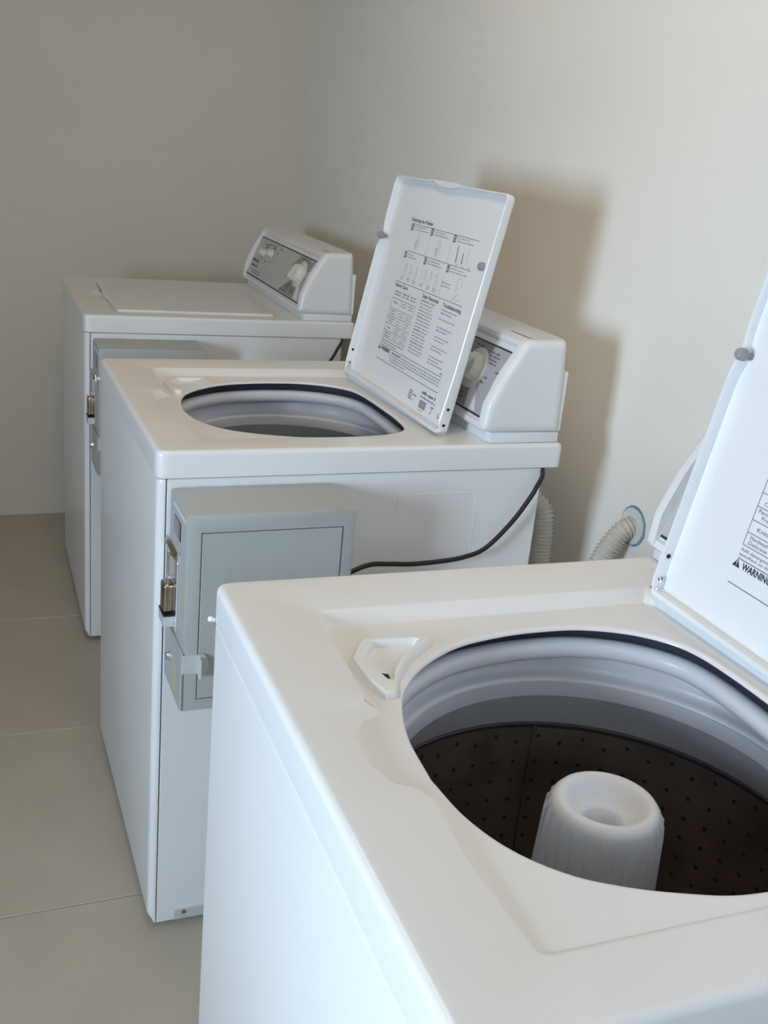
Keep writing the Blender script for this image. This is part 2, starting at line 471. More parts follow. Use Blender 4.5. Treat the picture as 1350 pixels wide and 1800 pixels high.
def make_agitator():
    n = 26 * 18
    def fn(r, z, a):
        if z > 0.798 or r < 0.046: return r
        w = max(0.0, math.cos(26 * a)) ** 44
        return r + 0.0034 * w * min(1, (0.798 - z) / 0.005)
    prof = [(.17, .425), (.150, .432), (.110, .445), (.080, .47), (.068, .52), (.0635, .60), (.0600, .70), (.0565, .780), (.0554, .790), (.0551, .793), (.0546, .796), (.0535, .800), (.0500, .8045), (.0455, .8062), (.0405, .8045), (.036, .799), (.0300, .790), (.0245, .784), (.0215, .7825), (.0198, .780), (.0192, .770), (.0190, .745)]
    vs, fs = loft(lathe(prof, n, AX, fn), False, True)
    return mesh_from('agitator', vs, fs, M['agit'], 50)

def make_holes():
    vs, fs = [], []
    R = 0.2436
    rows = [(.7205, True)] + [(.7205 - 0.0275 * k - 0.0045, False) for k in range(1, 11)]
    for rz, zig in rows:
        for k in range(56):
            a = math.radians(87.5 + 360 / 56 * k); z = rz + (0.0045 if (zig and k % 2 == 0) else (-0.0045 if zig else 0))
            b = len(vs); n = 8
            for j in range(n):
                t = 2 * math.pi * j / n; da = 0.0027 * math.cos(t) / R
                vs.append((AX[0] + R * math.cos(a + da), AX[1] + R * math.sin(a + da), z + 0.0027 * math.sin(t)))
            fs.append(tuple(range(b, b + n)))
    return mesh_from('drain_holes', vs, fs, M['hole'], 0)

def make_bleach():
    c = (0.1355, 0.468)
    ang = np.linspace(-math.pi, math.pi, 220, endpoint=False)
    outer = roundpoly([(.0945, .478), (.122, .521), (.205, .512), (.193, .498), (.160, .470), (.133, .432), (.122, .402), (.104, .402), (.0965, .432)], [.006, .010, .006, .006, .03, .03, .010, .010, .02])
    inner = roundpoly([(.110, .4785), (.131, .508), (.184, .5045), (.156, .478), (.1345, .449), (.1255, .428), (.1190, .430)], [.004, .006, .005, .02, .02, .004, .004])
    if area2(outer) < 0: outer = outer[::-1]
    if area2(inner) < 0: inner = inner[::-1]
    so, si = Star(outer, c, ang), Star(inner, c, ang)
    Z = 0.9016
    rings = [ring3(so.off(0.0005), Z - 0.0015), ring3(so.off(0.0), Z + 0.0010), ring3(so.off(-0.0040), Z + 0.0080), ring3(so.off(-0.0052), Z + 0.0088), ring3(so.off(-0.0060), Z + 0.0089),
             ring3(si.off(0.0022), Z + 0.0089), ring3(si.off(0.0014), Z + 0.0087), ring3(si.off(0.0), Z + 0.0076), ring3(si.off(-0.0030), Z + 0.0014), ring3(si.off(-0.0040), Z + 0.0010)]
    vs, fs = loft(rings, False, True)
    return mesh_from('bleach_dispenser', vs, fs, M['enamel'], 40)

# ---- lid, in its own frame: x = off (0 flange front .. back skin), y = u, z = along the length from the hinge
LU0, LU1, LL = 0.062, 0.557, 0.4215
LC = (0.31, 0.21)
def make_lid():
    ang = np.sort(np.concatenate([np.linspace(-math.pi, math.pi, 440, endpoint=False),
          [math.atan2(pv - LC[1], pu - LC[0]) + e for pu, pv in ((LU0, 0), (LU1, 0), (LU0, LL), (LU1, LL)) for e in (-.02, -.01, .0005, .01, .02)]]))
    pts = roundpoly([(LU0, 0.0), (LU1, 0.0), (LU1, LL), (.40, LL), (.378, LL + .003), (.27, LL + .003), (.248, LL), (LU0, LL)], [.012, .012, .012, .01, .01, .01, .01, .012])
    if area2(pts) < 0: pts = pts[::-1]
    so = Star(pts, LC, ang)
    # the flange is deeper below the bumpers than above and dips where they sit
    v = so.xy[:, 1]; side = (so.xy[:, 0] < LU0 + 0.02) | (so.xy[:, 0] > LU1 - 0.02)
    front = np.where(so.xy[:, 0] > .3, np.interp(v, [0, .02, .270, .286, .300, .316, .34, .43], [-.001, -.004, -.003, -.001, .0035, .0015, .0005, 0.001]), np.interp(v, [0, .02, .1, .43], [-.001, -.005, -.002, .001]))
    front = np.where(side, front, 0.0)
    front = np.where(v > LL - 0.01, 0.002, front); front = np.where((v < 0.004) , -0.003, front)
    # pulled-in pan around the bumpers, finger pull at the top edge
    inn = np.full(len(ang), 0.0040)
    inn = np.where(side, 0.004 + 0.006 * np.exp(-((v - .296) / .018) ** 2), inn)
    inn = np.where((v > LL - .03), .004 + .008 * np.exp(-((so.xy[:, 0] - .31) / .05) ** 4), inn)
    inn = np.where(v < .004, 0.0075, inn)
    def R(xy, off): return [(o, p[0], p[1]) for p, o in zip(xy, off)]
    one = np.ones(len(ang))
    rings = [R(so.off(-inn - 0.005), one * .0120), R(so.off(-inn - 0.0014), one * .0120), R(so.off(-inn), one * .0112), R(so.off(-inn + .0004), front + .0012), R(so.off(-inn + 0.0013), front), R(so.off(-0.0012), front), R(so.off(0.0), front + .0012),
             R(so.off(0.0), one * .0135), R(so.off(-.0012), one * .0163), R(so.off(-.004), one * .0180), R(so.off(-.008), one * .0180)]
    vs, fs = loft(rings, True, True)
    return mesh_from('lid', vs, fs, M['enamel'], 40)

def make_lid_print():
    """instructions printed on the inside of the lid: (dark ink, pale ink)"""
    X = 0.0117
    P, Q, K = Print(X), Print(X), Print(X - 0.0001)
    rnd = random.Random(11)
    P.text('Operating the Washer', .4527, .3405, .106, .0066, True)
    for (u0, u1, v) in ((.4356, .1428, .3358), (.4293, .1455, .2824), (.4488, .1391, .2198), (.4440, .1386, .0895), (.4456, .1367, .0606)):
        P.bar(u0, u1, v, .0010)
    for k, (u, v) in enumerate(((.439, .3288), (.3431, .3288), (.2405, .3288), (.4373, .2742), (.3388, .2742), (.2343, .2742))):
        P.quad([(u - .0052, v - .0066), (u + .0052, v - .0066), (u + .0052, v + .0066), (u - .0052, v + .0066)])
        K.text(str(k + 1), u, v - .0042, .0042 if k else .002, .0084, True, center=True)
        for j in range(2):
            Q.greek(u - .010, u - .010 - (.055, .070)[j % 2] + (.02 if k == 3 else 0), v + .0015 - .0055 * j, .0026, rnd)
    for u in (.3465, .2475, ): Q.vbar(u, .284, .322, .0007)
    for u in (.341, .2440): Q.vbar(u, .222, .268, .0007)
    # sketches of a dial, a pouring hand, arrows and garments
    for cu, cv, sx in ((.398, .308, .8), (.300, .306, .8)):
        Q.arc(cu, cv, .012, 0.3, 5.9, .0008, sx=sx); Q.arc(cu + .002, cv - .010, .008, -2.8, 2.2, .0008, sx=sx)
        P.line((cu, cv + .006), (cu + .003, cv - .016), .0009)
    P.line((.2165, .3193), (.2128, .2905), .0026); P.line((.1905, .3083), (.1880, .2897), .0026)
    P.quad([(.2103, .2925), (.2153, .2925), (.2128, .2875)]); P.quad([(.1855, .2915), (.1905, .2915), (.188, .287)])
    Q.vbar(.171, .289, .319, .0007)
    for u in (.208, .183, .160): Q.greek(u, u - .012, .2855 - .0008, .002, rnd)
    for cu in (.420, .395, .366, .322, .297, .270):
        Q.arc(cu, .250, .008, 0.2, 6.0, .0007, sx=.75); Q.arc(cu, .243, .010, 3.3, 6.1, .0007, sx=.7); Q.line((cu - .004, .244), (cu + .003, .258), .0008)
    for cu in (.432, .400, .372, .335, .305, .275): Q.greek(cu, cu - .017, .2290, .0024, rnd); Q.greek(cu, cu - .013, .2255, .002, rnd)
    Q.greek(.245, .205, .247, .0024, rnd); Q.greek(.243, .205, .241, .0024, rnd)
    Q.arc(.172, .252, .013, -1.0, 3.4, .0008, sx=.8); Q.arc(.168, .240, .016, -2.6, .6, .0008, sx=.8); Q.line((.190, .222), (.165, .240), .0008)
    # fabric care table
    P.text('Fabric Care', .4458, .2095, .062, .0068, True)
    P.text('Stain Removal', .3085, .2085, .073, .0068, True)
    P.text('Troubleshooting', .2140, .2075, .077, .0068, True)
    rows = [.2060, .1861, .1657, .1501, .1345, .1199, .1052]
    for v in rows[1:]: P.bar(.4440, .326, v, .0008)
    P.vbar(.4440, .1052, .1861, .0008); Q.vbar(.3995, .1052, .2055, .0006); Q.vbar(.362, .1052, .2055, .0006); Q.vbar(.326, .1052, .2055, .0006)
    for (t1, t2), v in zip((('Whites', None), ('Colors', 'Cottons'), ('Permanent', 'Press'), ('Knits', None), ('Handwash', 'Delicate')), rows[1:-1]):
        if t2:
            P.text(t1, .4225, v - .0062, .0045 * len(t1) * .82, .0044, center=True); P.text(t2, .4225, v - .0122, .0045 * len(t2) * .82, .0044, center=True)
        else: P.text(t1, .4225, v - .0098, .0045 * len(t1) * .82, .0046, center=True)
        for cu in (.3805, .344):
            for j in range(2): Q.greek(cu + .012, cu - .012, v - .0062 - .0055 * j, .0028, rnd)
    for cu, w in ((.4225, .016), (.3805, .015), (.344, .012)):
        for j in range(2): P.greek(cu + w, cu - w, .1985 - .0058 * j, .0034, rnd)
    P.text('Add detergent, bleach and softener as', .4440, .0985, .116, .0036)
    P.text('specified on the container.', .4440, .0930, .085, .0036)
    # columns of small print
    for k in range(17):
        v = .2015 - .0062 * k
        (P if k in (0, 5, 9, 13) else Q).greek(.3080, .3080 - (.030 if k in (0, 5, 9, 13) else .068 - .012 * rnd.random()), v, .0030, rnd)
        if k in (0, 5, 9, 13): Q.greek(.2770, .245, v, .0030, rnd)
    for blk in (((.2000, 2), (.1830, 1), (.1680, 2), (.1500, 2), (.1320, 2), (.1130, 3))):
        for j in range(blk[1]): Q.greek(.2130, .2130 - (.066 - .02 * (j % 2)), blk[0] - .0060 * j, .0030, rnd)
    P.greek(.150, .139, .0930, .003, rnd)
    # warning
    B = Print(X)
    B.quad([(.4485, .0795), (.4365, .0795), (.4425, .0885)])
    K.quad([(.4431, .0830), (.4419, .0830), (.4417, .0862), (.4433, .0862)]); K.quad([(.4431, .0809), (.4419, .0809), (.4419, .0820), (.4431, .0820)])
    B.text('WARNING', .4335, .0800, .046, .0074, True)
    P.text('FOR YOUR SAFETY', .376, .0812, .046, .0042, True)
    for j, (a, b) in enumerate(((.328, .140), (.385, .142), (.382, .140), (.378, .300))): Q.greek(a, b, .0815 - .0052 * j if j else .0815, .0028, rnd)
    for j, w in enumerate((.020, .034, .018, .022)): P.greek(.2520, .2520 - w, .0375 - .0048 * j, .0034, rnd)
    B.greek(.1990, .1380, .0450, .0055, rnd, (.016, .026)); P.greek(.2000, .1320, .0375, .0034, rnd)
    for j in range(5): P.bar(.1985, .1690, .0318 - .0030 * j, .0019)
    Q.greek(.1965, .173, .0130, .0026, rnd)
    P.arc(.148, .025, .006, 1.6, 4.7, .0014); P.greek(.1480, .1330, .030, .003, rnd); P.text('L', .1130, .0205, .006, .008, True)
    return dict(dark=P.mesh('printed_text', M['ink']), pale=Q.mesh('fine_print', M['inkpale']), white=K.mesh('reversed_numerals', M['enamel']), warning=B.mesh('warning_print', M['inkdark']))

# ---- console
CY0, CY1, CAP = 0.005, 0.665, 0.023
cap_prof = roundpoly([(.584, .933), (.5600, .936), (.5655, .982), (.589, 1.0366), (.6225, 1.0905), (.634, 1.0965), (.706, 1.0985), (.7095, 1.060), (.7140, .933)],
                     [.003, .008, .03, .05, .012, .012, .008, .01, .003], 6)
def make_end_cap(y0, y1):
    st = Star(cap_prof[::-1] if area2(cap_prof) < 0 else cap_prof, (.645, 1.0), np.linspace(-math.pi, math.pi, 160, endpoint=False))
    rings = []
    sg = 1 if y1 > y0 else -1
    for e, d in ((0, .020), (0, .0145), (.0006, .0095), (.0026, .0050), (.0056, .0021), (.0096, .0005), (.0135, 0), (abs(y1 - y0), 0)):
        rings.append([(p[0], y0 + sg * e, p[1]) for p in st.off(-d)])
    vs, fs = loft(rings, True, True)
    return mesh_from('end_cap', vs, fs, M['enamel'], 50)

def make_console_body():
    prof = [(.716, .914), (.577, .914), (.5765, .930), (.5660, .934), (.5625, .938), (.5640, .9470), (.5690, .9485), (.5698, .9510),
            (.6195, 1.0690), (.6255, 1.0765), (.6225, 1.0835), (.6240, 1.0905), (.634, 1.0960), (.706, 1.0980), (.7095, 1.060), (.714, .93)]
    vs, fs = loft([[(x, CY0 + CAP - .004, z) for x, z in prof], [(x, CY1 - CAP + .004, z) for x, z in prof]], True, True)
    bm = bmesh.new(); add_loft(bm, vs, fs)
    add_box(bm, .5775, .716, CY0 + .004, CY1 - .004, .9142, .9335, .003, 2)     # plinth
    add_box(bm, .704, .7195, CY0 + .006, CY1 - .006, .934, 1.042, .002, 1)      # rear cover
    return bm_mesh('console', bm, M['enamel'], 35)

PO = Vector((.5698, 0, .9510)); PD = Vector((.6195 - .5698, 0, 1.0690 - .9510)); PLEN = PD.length
PANG = math.atan2(PD.x, PD.z)
def make_panel():
    bm = bmesh.new()
    add_box(bm, -.0022, .0005, CY0 + CAP - .003, CY1 - CAP + .003, 0.0, PLEN, .0006, 1)
    return bm_mesh('control_panel', bm, M['panel'])

KC = (.132, .075)     # main dial, panel coordinates (u, v)
def make_panel_print():
    X = -.0024
    D_, R_, L_, K_, E_ = Print(X), Print(X), Print(X - .00015), Print(X - .0002), Print(X)
    top = PLEN - .004
    n0, n1 = CY0 + CAP + .004, CY1 - CAP - .004
    # taupe field round the dial, cut by white wedges
    D_.quad([(.262, .006), (.262, .010), (.190, .050), (.120, .040), (.107, .006)])
    D_.quad([(.262, .046), (.205, .074), (.205, .058)])
    D_.quad([(.186, top), (.238, .090), (.170, .078), (.130, .080), (.098, top)])
    R_.quad([(n0, .006), (.062, .006), (.108, .048), (.126, .080), (.093, top), (n0, top)])
    L_.quad([(.105, .006), (.064, .006), (.104, .052), (.118, .050)])
    for v, h in ((.0025, .0032), (PLEN - .0018, .0028)): K_.bar(n0 - .002, n1 + .002, v, h)
    rnd = random.Random(5)
    # two bold lines of lettering too soft to read, and their underlines
    K_.greek(.632, .560, .046, .0105, rnd, (.03, .045)); K_.greek(.620, .556, .031, .0085, rnd, (.03, .04))
    E_.greek(.600, .500, .0185, .004, rnd); E_.greek(.590, .490, .0115, .004, rnd)
    for u, v, w in ((.560, .108, .04), (.548, .101, .03), (.480, .113, .035), (.470, .106, .025), (.420, .097, .02), (.425, .076, .014), (.505, .059, .018), (.455, .064, .016), (.520, .113, .03), (.400, .112, .028)):
        K_.greek(u, u - w, v, .0042, rnd)
    for cu, cv in ((.540, .082), (.462, .090)): E_.arc(cu, cv, .019, -.6, 3.6, .0012)
    # cycle names round the dial
    for j in range(4): K_.greek(.106, .072 - .004 * (j % 2), .112 - .0065 * j, .0036, rnd)
    for u, v, w in ((.060, .082, .022), (.088, .066, .012), (.094, .056, .012), (.165, .115, .03), (.160, .107, .024), (.215, .028, .034), (.205, .021, .03), (.196, .035, .026), (.236, .012, .05), (.160, .024, .03), (.154, .016, .03)):
        K_.greek(u, u - w, v, .0040, rnd)
    return [('lilac_grey_print', R_.mesh('lilac_grey_print', M['panelmid'])), ('taupe_print', D_.mesh('taupe_print', M['paneldark'])), ('white_print', L_.mesh('white_print', M['panelwhite'])),
            ('lettering', K_.mesh('lettering', M['inkdark'])), ('pale_lettering', E_.mesh('pale_lettering', M['ink']))]

def knob_mesh(r, depth, flange, n=48):
    """axis along -x, from x = -0.002 outwards; a fluted grip on a skirt"""
    prof = [(flange, -.0024), (flange, -.005), (flange * .97, -.0062), (r * 1.06, -.0070)] + [(r, -.010), (r * .96, -depth + .003), (r * .90, -depth), (r * .55, -depth + .0006)]
    rings = []
    for k, (rr, x) in enumerate(prof):
        rings.append([(x, rr * (1 + (.035 * math.cos(12 * a) if 4 <= k <= 6 else 0)) * math.cos(a), rr * (1 + (.035 * math.cos(12 * a) if 4 <= k <= 6 else 0)) * math.sin(a)) for a in (2 * math.pi * i / n for i in range(n))])
    vs, fs = loft(rings, True, True)
    return vs, fs

def make_main_dial():
    vs, fs = knob_mesh(.026, .022, .0385, 72)
    bm = bmesh.new(); add_loft(bm, vs, fs)
    # finger bar across the dial
    add_box(bm, -.033, -.018, -.006, .006, -.0245, .0245, .004, 2, Matrix.Rotation(math.radians(35), 4, 'X'))
    return bm_mesh('timer_dial', bm, M['knob'], 40)

# ---- coin box, in the machine's frame
BX0, BX1, BY, BZ0, BZ1 = .0225, .286, -.130, .530, .8560
def make_coin_body():
    bm = bmesh.new()
    add_box(bm, BX0, BX1, BY, -.0008, BZ0, BZ1, .004, 2)
    me = bm
    # drop the near face's flat and rebuild it with a groove round the door
    f = max(me.faces, key=lambda q: (abs(q.normal.y + 0) > .9 and q.calc_center_median().y < BY + .001, q.calc_area()))
    ring0 = [v.co.copy() for v in f.verts]
    ys = BY
    rect = lambda x0, x1, z0, z1, y: [(x0, y, z0), (x1, y, z0), (x1, y, z1), (x0, y, z1)]
    dx0, dx1, dz0, dz1 = .0440, .2665, .5500, .8285
    me.faces.remove(f)
    outer = rect(BX0 + .004, BX1 - .004, BZ0 + .004, BZ1 - .004, ys)
    vs, fs = loft([outer, rect(dx0, dx1, dz0, dz1, ys), rect(dx0, dx1, dz0, dz1, ys + .006)], False, True)
    add_loft(bm, vs, fs)
    bmesh.ops.remove_doubles(bm, verts=list(bm.verts), dist=1e-5)
    return bm_mesh('coin_box', bm, M['grey'], 30)

def build_parts():
    P = {}
    P['top'] = make_top(); P['tub'] = make_tub_cover(); P['slotshade'] = make_slot_shade()
    P['splash'] = make_lathe('splash_guard', [(.262, .866), (.242, .857), (.2335, .848), (.2315, .831), (.2300, .8258), (.2270, .8232), (.2200, .8222), (.2165, .8213), (.2150, .819), (.2147, .816)], M['tubwhite'], 120, 60)
    P['balance'] = make_lathe('balance_ring', [(.216, .818), (.2135, .8165), (.2120, .812), (.2108, .8035), (.2108, .8005), (.2135, .7965), (.222, .781), (.234, .760), (.2425, .7455)], M['balance'], 120, 22)
    P['basket'] = make_lathe('wash_basket', [(.2440, .7455), (.2442, .735), (.2442, .44), (.236, .415), (.21, .405), (.03, .405)], M['basket'], 120, 50, True)
    P['rim'] = make_lathe('basket_rim', [(.2395, .7445), (.2412, .7462), (.2438, .7462), (.2455, .744), (.2455, .7385), (.2437, .7370), (.2425, .7385), (.2400, .7425)], M['rim'], 120, 50)
    P['holes'] = make_holes()
    P['agit'] = make_agitator(); P['bleach'] = make_bleach()
    P['lid'] = make_lid(); P['lidprint'] = make_lid_print()
    P['console'] = make_console_body()
    P['cap_n'] = make_end_cap(CY0, CY0 + CAP); P['cap_f'] = make_end_cap(CY1, CY1 - CAP)
    P['panel'] = make_panel(); P['panelprint'] = make_panel_print()
    P['dial'] = make_main_dial()
    vs, fs = knob_mesh(.0105, .019, .0135, 36); P['knob'] = mesh_from('selector_knob', vs, fs, M['knob'], 40)
    # cabinet: an open-topped shell behind the front panel
    bm = bmesh.new()
    x0, x1, y0, y1, z0, z1, t = .0172, .690, .0025, W - .0025, .012, H - TT - .0015, .012
    add_box(bm, x0, x1, y0, y0 + t, z0, z1, .0015, 1); add_box(bm, x0, x1, y1 - t, y1, z0, z1, .0015, 1)
    add_box(bm, x1 - t, x1, y0 + t, y1 - t, z0, z1); add_box(bm, x0 + .001, x0 + t, y0 + t, y1 - t, z0, z1)
    add_box(bm, x0 + t, x1 - t, y0 + t, y1 - t, z0, z0 + .01)
    # embossed frame pressed into the near side
    for (a0, a1, b0, b1) in ((.411, .564, .8255, .8275), (.411, .564, .5950, .5970), (.411, .413, .5970, .8255), (.562, .564, .5970, .8255)):
        add_box(bm, a0, a1, y0 - .0005, y0 + .001, b0, b1, .0004, 1)
    P['cabinet'] = bm_mesh('cabinet', bm, M['enamel'], 30)
    # front panel: wraps both front corners, its lower corners cut back
    bm = bmesh.new(); n = 10; rr = .0125
    def section(z, xin):
        pts = []
        pts.append((.0150, .0015))
        for k in range(n + 1):
            t = math.pi / 2 * k / n; pts.append((.0015 + xin + rr * (1 - math.sin(t)) * (1 if xin == 0 else max(0, 1 - xin / .0135)), .0015 + rr * (1 - math.cos(t))))
        pts += [(x, W - y) for x, y in reversed(pts)]
        return [(min(x, .0150), y, z) for x, y in pts]
    zt = H - TT - .0012
    zs = [(.0135, .0115), (.0145, .0095), (.030, .0012), (.034, 0), (zt - .006, 0), (zt - .0022, .0008), (zt - .0006, .0028), (zt, .006)]
    vs, fs = loft([section(z, xi) for z, xi in zs], True, True)
    add_loft(bm, vs, fs)
    P['front'] = bm_mesh('front_panel', bm, M['enamel'], 40)
    return P

P = build_parts()

def sub_rod(name, m, parent, p0, p1, r, n=20, steps=((0, 1.0), (1, 1.0))): return rod(name, m, p0, p1, r, n, steps, parent)

mesh_cache = {}
def cached(name, parent, fn, loc=None):
    """the same mesh data for the same piece of every machine"""
    key, nm = name if isinstance(name, tuple) else (name, name)
    if key not in mesh_cache: mesh_cache[key] = fn()
    return obj(nm, mesh_cache[key], parent, loc)

def cbox(key, nm, m, parent, *dims, bev=0.0, seg=2):
    def f():
        bm = bmesh.new(); add_box(bm, *dims, bev, seg); return bm_mesh(nm, bm, m)
    return cached((key, nm), parent, f)

def crod(key, nm, m, parent, p0, p1, r, n=20, steps=((0, 1.0), (1, 1.0))):
    return cached((key, nm), parent, lambda: mesh_from(nm, *loft(cyl_rings(p0, p1, r, n, steps), True, True), m))

def make_machine(loc, yaw, label, is_open, print_shift=0.0):
    root = bpy.data.objects.new('washing_machine', None); C.objects.link(root)
    root.location = loc; root.rotation_euler = (0, 0, yaw)
    tag(root, label, 'washing machine', 'coin washing machines in a row')
    cab = obj('cabinet', P['cabinet'], root)
    cbox('brk', 'base_bracket', M['lgrey'], cab, .049, .175, .0008, .004, .0125, .0355, bev=.0012, seg=1)
    crod('brks', 'bracket_screw', M['brass'], cab, (.0665, .0009, .0285), (.0665, -.0012, .0285), .0042, 14, ((0, 1), (.7, 1), (1, .6)))
    fp = obj('front_panel', P['front'], root)
    tp = obj('top_panel', P['top'], root)
    obj('bleach_dispenser', P['bleach'], root)
    cached(('bleachhole', 'drain_slot'), root, lambda: mesh_from('drain_slot', [(.1215, .4435, 0.9030), (.1262, .4405, 0.9030), (.1275, .450, 0.9030), (.1215, .4535, 0.9030)], [(0, 1, 2, 3)], M['hole'], 0))
    crod('tscrew', 'panel_screw', M['plastic'], root, (.002, W - .006, H - TT - .0005), (-.0052, W - .002, H - TT + .0005), .0034, 14, ((0, .7), (.4, .7), (.41, 1), (.8, 1), (1, .6)))
    for fx in (.05, .64):
        for fy in (.05, W - .05):
            cached(('foot%d%d' % (fx * 100, fy * 100), 'foot'), root, lambda fx=fx, fy=fy: mesh_from('foot', *loft(cyl_rings((fx, fy, .0002), (fx, fy, .014), .02, 20, ((0, .95), (.2, 1), (.55, 1), (.6, .5), (1, .5))), True, True), M['rubber']))
    # tub
    if is_open:
        obj('tub_cover', P['tub'], root); obj('slot_shade_ring', P['slotshade'], root); obj('splash_guard', P['splash'], root)
        obj('balance_ring', P['balance'], root)
        bk = obj('wash_basket', P['basket'], root); bk['label'] = 'dark brown perforated wash drum'
        obj('basket_rim', P['rim'], bk)
        h = obj('drain_holes', P['holes'], bk); h['kind'] = 'stuff'
        a = math.radians(76.3)
        def seam():
            bm = bmesh.new()
            add_box(bm, .2405, .2443, -.0022, .0022, .42, .7455, .0009, 1, Matrix.Translation((AX[0], AX[1], 0)) @ Matrix.Rotation(a, 4, 'Z'))
            return bm_mesh('basket_seam', bm, M['basket'])
        cached('basket_seam', bk, seam)
        obj('agitator', P['agit'], root)['label'] = 'white fluted agitator post'
    # lid
    lid = obj('lid', P['lid'], root)
    if is_open:
        lid.location = (.503, 0, .9165); lid.rotation_euler = (0, math.atan2(.0775, .411), 0)
    else:
        lid.location = (.5118, .006, ZR); lid.rotation_euler = (0, -math.pi / 2, 0)
    for y in (.0745, .5455):
        crod('bump%d' % (y * 1000), 'lid_bumper', M['bump'], lid, (.0115, y, .2965), (-.0095, y, .2965), .0070, 20, ((0, .55), (.45, .55), (.5, 1), (.85, 1), (.97, .8), (1, .5)))
    if is_open:
        for k, m_ in P['lidprint'].items():
            pr = obj({'dark': 'printed_text', 'pale': 'fine_print', 'white': 'reversed_numerals', 'warning': 'warning_print'}[k], m_, lid, (0, print_shift, 0))
            pr['kind'] = 'stuff'
        for v in (.0464, .0173):
            crod('ls%d' % (v * 1e4), 'lid_screw', M['hole'], lid, (.0055, LU0 + .0005, v), (.0055, LU0 - .0006, v), .0028, 12)
            crod('lt%d' % (v * 1e4), 'lid_screw', M['hole'], lid, (.0045, LU1 - .0048, v + .003), (.0045, LU1 - .0036, v + .003), .0028, 12)
        for y, sgn in ((LU0, 1), (LU1, -1)):
            crod('hp%d' % (y * 1000), 'hinge_pin', M['chrome'], lid, (.006, y - sgn * .006, .0045), (.006, y + sgn * .020, .0045), .0034, 14, ((0, 1), (.8, 1), (1, .7)))
            def spring(y=y, sgn=sgn):
                pts = catmull([(.005, y + sgn * .009, .004), (.0, y + sgn * .010, .009), (.003, y + sgn * .008, .017), (.001, y + sgn * .0065, .024)], 8)
                return mesh_from('hinge_spring', *tube(pts, .0012, 8), M['chrome'])
            cached(('spring%d' % (y * 1000), 'hinge_spring'), lid, spring)
    # console
    con = obj('console', P['console'], root)
    obj('end_cap', P['cap_n'], con); obj('end_cap', P['cap_f'], con)
    rnd = random.Random(9)
    def topprint():
        pr = Print(0); pr.greek(.095, .020, 0, .0062, rnd, (.06, .075))
        me = pr.mesh('console_print', M['ink'])
        for v in me.vertices: v.co = (.640 + v.co.z, v.co.y, 1.0966)
        return me
    cached('console_print', con, topprint)['kind'] = 'stuff'
    pan = obj('control_panel', P['panel'], root, PO, (0, PANG, 0))
    for nm, me in P['panelprint']: tag(obj(nm, me, pan), kind='stuff')
    obj('timer_dial', P['dial'], pan, (0, KC[0], KC[1]))
    for u, v in ((.540, .082), (.462, .090)): obj('selector_knob', P['knob'], pan, (0, u, v))
    # coin box
    cb = cached(('coinbody', 'coin_box'), root, make_coin_body)
    cb['label'] = 'grey painted steel coin box'
    dr = cbox('cdoor', 'coin_box_door', M['grey'], cb, .0458, .2647, BY - .0004, BY + .0058, .5518, .8267, bev=.0008, seg=1)
    def hasp():
        bm = bmesh.new()
        add_box(bm, BX0 - .0015, .0455, BY - .0018, BY + .0004, .5970, .6290, .0006, 1)
        prof = roundpoly([(.0470, .5930), (.0545, .5955), (.0600, .606), (.0600, .620), (.0545, .6305), (.0455, .6305), (.0455, .5930)], [.003, .006, .008, .008, .006, .001, .001], 5)
        vs, fs = loft([[(x, BY - .0022, z) for x, z in prof], [(x, BY - .0065, z) for x, z in prof]], True, True)
        add_loft(bm, vs, fs)
        add_box(bm, .0445, .0480, BY - .0200, BY, .5955, .6280, .0008, 1)
        return bm_mesh('hasp', bm, M['lgrey'])
    cached('hasp', cb, hasp)
    cbox('vault', 'vault_door', M['grey'], cb, BX0 - .0035, BX0 + .0005, BY - .0010, -.002, .5325, .6330, bev=.0010, seg=1)
    crod('vlock', 'vault_lock', M['chrome'], cb, (BX0 - .003, -.0486, .5875), (BX0 - .0110, -.0486, .5875), .0105, 24, ((0, 1), (.3, 1), (.35, .72), (.9, .68), (1, .5)))
    # coin slide on the front of the box
    def plate():
        prof = roundpoly([(-.001, .6450), (-.0855, .6450), (-.0870, .7640), (-.0760, .7790), (-.010, .7790), (-.001, .7660)], .003, 4)
        vs, fs = loft([[(BX0 + .0005, y, z) for y, z in prof], [(BX0 - .0030, y, z) for y, z in prof], [(BX0 - .0042, y * .985 - .0006, .711 + (z - .711) * .985) for y, z in prof]], True, True)
        bm = bmesh.new(); add_loft(bm, vs, fs)
        return bm_mesh('coin_slide_plate', bm, M['chrome'], 30)
    pl = cached('coin_slide_plate', cb, plate)
    def hood():
        vs, fs = loft([[(BX0 - .0035, y, .7795), (BX0 - .0085, y, .7720), (BX0 - .0085, y, .7690), (BX0 - .0035, y, .7665)] for y in (-.004, -.084)], True, True)
        return mesh_from('hood', vs, fs, M['brass'], 30)
    cached('hood', pl, hood)
    for y in (-.041, -.052): cbox('chute%d' % (y * -1000), 'chute_bar', M['chrome'], pl, BX0 - .0110, BX0 - .0035, y - .0035, y + .0035, .7290, .7640, bev=.0012, seg=1)
    cbox('slide', 'push_lever', M['brass'], pl, BX0 - .0185, BX0 - .003, -.0600, -.0300, .6680, .7165, bev=.0045, seg=3)
    cbox('strip', 'rubber_strip', M['rubber'], pl, BX0 - .0195, BX0 - .002, -.066, -.024, .6650, .6668, bev=.0004, seg=1)
    cbox('tongue', 'slide_tongue', M['lgrey'], pl, BX0 - .0190, BX0 - .002, -.066, -.024, .6470, .6645, bev=.0012, seg=1)
